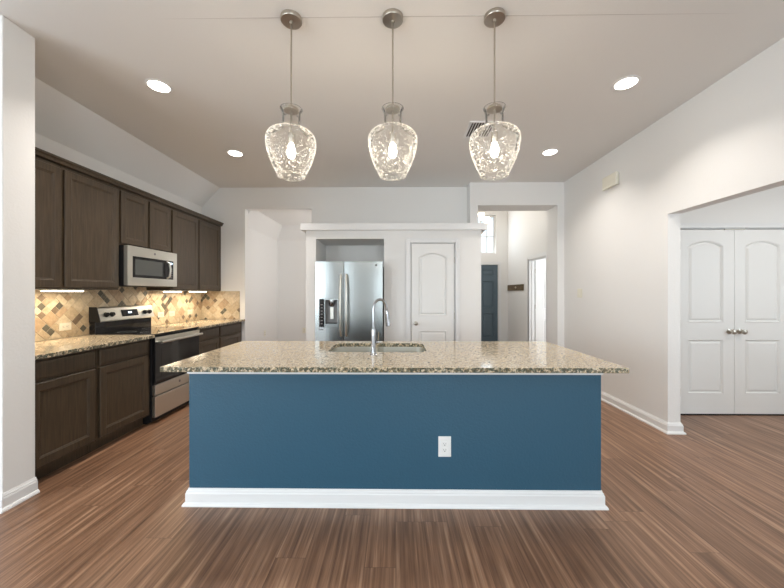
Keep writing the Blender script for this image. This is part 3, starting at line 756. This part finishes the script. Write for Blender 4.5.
# ------------------------------------------------------------------ pendants
def pendant(label):
    px, py = -.650, 2.035
    t = tag(empty('pendant_light', (px, py, HC)), label, 'pendant light', 'pendants in a row above the island')
    z = lambda v: v
    MB().lathe(px, py, [(0,HC),(.064,HC),(.0645,HC-.020),(.062,HC-.024),(.012,HC-.026),(.011,HC-.040),(0,HC-.040)], 36, cap=False).build('canopy', M['nickel'], t)
    MB().tube([(px,py,HC-.038),(px,py,2.78),(px,py,2.505)], .0055, 10).build('rod', M['nickel'], t)
    MB().lathe(px, py, [(0,2.508),(.012,2.508),(.016,2.492),(.040,2.488),(.046,2.480),(.046,2.470),(.0,2.470)], 28, cap=False).build('cap', M['nickel'], t)
    MB().lathe(px, py, [(0,2.470),(.006,2.470),(.006,2.335),(.019,2.330),(.019,2.275),(.015,2.268),(0,2.268)], 20, cap=False).build('socket', M['nickel'], t)
    MB().lathe(px, py, [(0,2.268),(.012,2.267),(.017,2.255),(.022,2.238),(.025,2.215),(.022,2.193),(.015,2.181),(0,2.178)], 20, cap=False).build('bulb', M['bulb'], t)
    out = [(.068,2.482),(.061,2.468),(.0565,2.452),(.055,2.42),(.055,2.385),(.058,2.368),(.070,2.357),(.095,2.347),(.122,2.335),(.140,2.321),(.150,2.303),(.1535,2.278),(.1515,2.248),(.144,2.212),(.131,2.170),(.113,2.126),(.095,2.090),(.083,2.068)]
    rnd = random.Random(11); bb = MB()
    for k in range(900):
        h = rnd.uniform(2.075, 2.34); R = None
        for (r0, h0), (r1, h1) in zip(out, out[1:]):
            if h1 <= h <= h0: R = r0+(r1-r0)*(h0-h)/(h0-h1)
        if R is None: continue
        a = rnd.uniform(0, 2*PI); q = rnd.uniform(.0018, .0038); R -= .0017
        bmesh.ops.create_icosphere(bb.bm, subdivisions=1, radius=q, matrix=Matrix.Translation((px+R*math.cos(a), py+R*math.sin(a), h)))
    inn = [(r-.0035, h-(.003 if r > .07 and h > 2.3 else 0)) for r, h in out[::-1]]; inn[0] = (.0795, 2.069)
    b = MB(); b.lathe(px, py, out+inn+[out[0]], 48, cap=False); sh = b.build('glass_shade', M['seeded'], t)
    bo = bb.build('seed_bubbles', M['bubble'], sh); bo['kind'] = 'stuff'
    # rolled lip at the open base
    b = MB(); n = 40
    b.lathe(px, py, [(.081+.0048*math.cos(2*PI*k/10), 2.066+.0048*math.sin(2*PI*k/10)) for k in range(11)], 40, cap=False); b.build('glass_lip', M['lip'], t)
    return t
p0 = pendant('clear seeded-glass pendant light, leftmost of three above the island')
PX = [-.650, -.019, .610]
for i, x in enumerate(PX):
    if i: 
        p = dup(p0, (x, 2.035, HC)); p['label'] = ['', 'clear seeded-glass pendant light, middle of three above the island', 'clear seeded-glass pendant light in front of the ceiling vent'][i]
    l = bpy.data.lights.new('pendant_lamp', 'POINT'); l.energy = 5.5; l.color = (1, .86, .68); l.shadow_soft_size = .036
    lo = bpy.data.objects.new('pendant_lamp', l); COL.objects.link(lo); lo.location = (x, 2.035, 2.222)

# ------------------------------------------------------------------ recessed lights
def downlight():
    t = empty('recessed_light', (-1.957, 2.691, HC))
    x, y = -1.957, 2.691
    MB().lathe(x, y, [(.098,HC-.0005),(.098,HC-.004),(.090,HC-.007),(.078,HC-.006),(.076,HC-.0005)], 36, cap=False).build('trim_ring', M['white'], t)
    MB().lathe(x, y, [(0,HC-.019),(.025,HC-.018),(.050,HC-.0145),(.068,HC-.009),(.075,HC-.003),(.075,HC-.001),(0,HC-.001)], 36, cap=False).build('lens', M['led'], t)
    return t
d0 = downlight()
DL = [(-1.957, 2.691, 'round recessed ceiling light above the kitchen range, the nearer left one'), (-1.965, 3.995, 'round recessed ceiling light at the far left, toward the back wall'),
      (1.876, 2.697, 'round recessed ceiling light on the right, the one nearer the camera'), (1.871, 4.005, 'round recessed ceiling light at the far right near the wall chime'),
]
for i, (x, y, lb) in enumerate(DL):
    t = d0 if i == 0 else dup(d0, (x, y, HC)); tag(t, lb, 'ceiling light', 'recessed lights in the ceiling')
    a = area('recessed_lamp', (x, y, HC-.024), (x, y, 0), .14, .14, 6.2 if x > 0 else 9.2, (1, .93, .86)); a.data.shape = 'DISK'; a.data.spread = math.radians(122)

# ------------------------------------------------------------------ ceiling vent
t = tag(empty('ceiling_vent', (.85, 3.46, HC)), 'white slatted air vent on the ceiling behind the right pendant', 'vent')
b = MB(); b.plate(rect(.74,1.02,3.27,3.62), [rect(.765,.995,3.295,3.595)], HC-.010, HC-.0005, 'z'); b.build('frame', M['white'], t, bevel=.002)
b = MB(); b.box(.765, .995, 3.295, 3.595, HC-.002, HC-.0005); b.build('backing', M['dark'], t)
b = MB()
for i in range(8):
    x = .785+i*.027; b.loft([[(x-.006,y,HC-.010),(x-.004,y,HC-.010),(x+.008,y,HC-.003),(x+.006,y,HC-.003)] for y in (3.296,3.594)])
b.build('slats', M['white'], t)

# ------------------------------------------------------------------ things on the right wall
f = RIGHT(XR)
t = tag(empty('door_chime', (XR, 3.95, 2.66)), 'white door chime box high on the right wall', 'door chime')
b = MB(f); b.box(3.85, 4.08, 0, .012, 2.61, 2.745, .003); b.build('back_plate', M['plastic'], t)
b = MB(f); b.box(3.835, 4.095, .0125, .048, 2.60, 2.755, .014, seg=3); b.build('cover', M['plastic'], t)
t = tag(empty('light_switch', (XR, 4.66, 1.34)), 'white double light switch on the right wall', 'light switch')
b = MB(f); b.box(4.60, 4.72, 0, .006, 1.275, 1.400, .002); b.build('cover_plate', M['plastic'], t)
for y in (4.637, 4.683):
    b = MB(f); b.loft([[(y-.016,.0062,1.305),(y+.016,.0062,1.305),(y+.016,.0095,1.305),(y-.016,.0095,1.305)],[(y-.016,.0062,1.371),(y+.016,.0062,1.371),(y+.016,.0068,1.371),(y-.016,.0068,1.371)]]); b.build('rocker', M['plastic'], t)

# dining room outlets
outlet(LEFT(DX), 6.38, .55, True, 0, 'small white outlet on the left wall of the room behind', M['plastic'])
outlet(BACK(DY), -1.98, .53, True, 0, 'small white outlet on the far wall of the room behind', M['plastic'])

# ------------------------------------------------------------------ foyer: sign and chandelier
f = RIGHT(2.82)
t = tag(empty('wooden_sign', (2.81, 7.77, 1.46)), 'small brown wooden sign hung on the foyer wall beside the open door', 'sign')
b = MB(f); b.box(7.26, 8.26, .001, .022, 1.395, 1.535, .004); b.build('board', M['sign'], t)
b = MB(f)
for cx, w in ((7.70, .10),):
    b.loft([[(cx+w/2*math.cos(2*PI*i/16), d, 1.468+.024*math.sin(2*PI*i/16)) for i in range(16)] for d in (.0225, .0245)])
b.build('painted_motif', M['signpaint'], t)

cx, cy, cz = 1.585, 7.0, 2.72
t = tag(empty('chandelier', (cx, cy, cz)), 'foyer chandelier with glowing frosted shades and curved arms', 'chandelier')
MB().tube([(cx,cy,3.93),(cx,cy,3.3),(cx,cy,2.50)], .010, 10).build('stem', M['gold'], t)
MB().lathe(cx, cy, [(0,3.95),(.06,3.95),(.05,3.92),(.0,3.915)], 20, cap=False).build('canopy', M['gold'], t)
MB().lathe(cx, cy, [(0,2.46),(.02,2.47),(.035,2.52),(.02,2.58),(.012,2.62)], 16, cap=False).build('hub', M['gold'], t)
for i in range(5):
    q = 2*PI*i/5+.10; R = .36; c, s = math.cos(q), math.sin(q)
    pts = [(cx+c*r, cy+s*r, z) for r, z in ((.02,2.54),(.09,2.51),(.18,2.54),(.26,2.62),(.32,2.71),(R,2.80))]
    am = MB().tube(pts, .008, 8).build('arm', M['gold'], t)
    MB().lathe(cx+c*R, cy+s*R, [(0,2.795),(.035,2.80),(.038,2.808),(0,2.81)], 16, cap=False).build('cup', M['gold'], am)
    MB().lathe(cx+c*R, cy+s*R, [(0,2.812),(.028,2.812),(.048,2.84),(.058,2.90),(.066,2.95),(.060,2.95),(0,2.92)], 18, cap=False).build('shade', M['chbulb'], am)
l = bpy.data.lights.new('chandelier_lamp', 'POINT'); l.energy = 9; l.color = (1, .92, .82); l.shadow_soft_size = .3
lo = bpy.data.objects.new('chandelier_lamp', l); COL.objects.link(lo); lo.location = (cx, cy, 3.2)
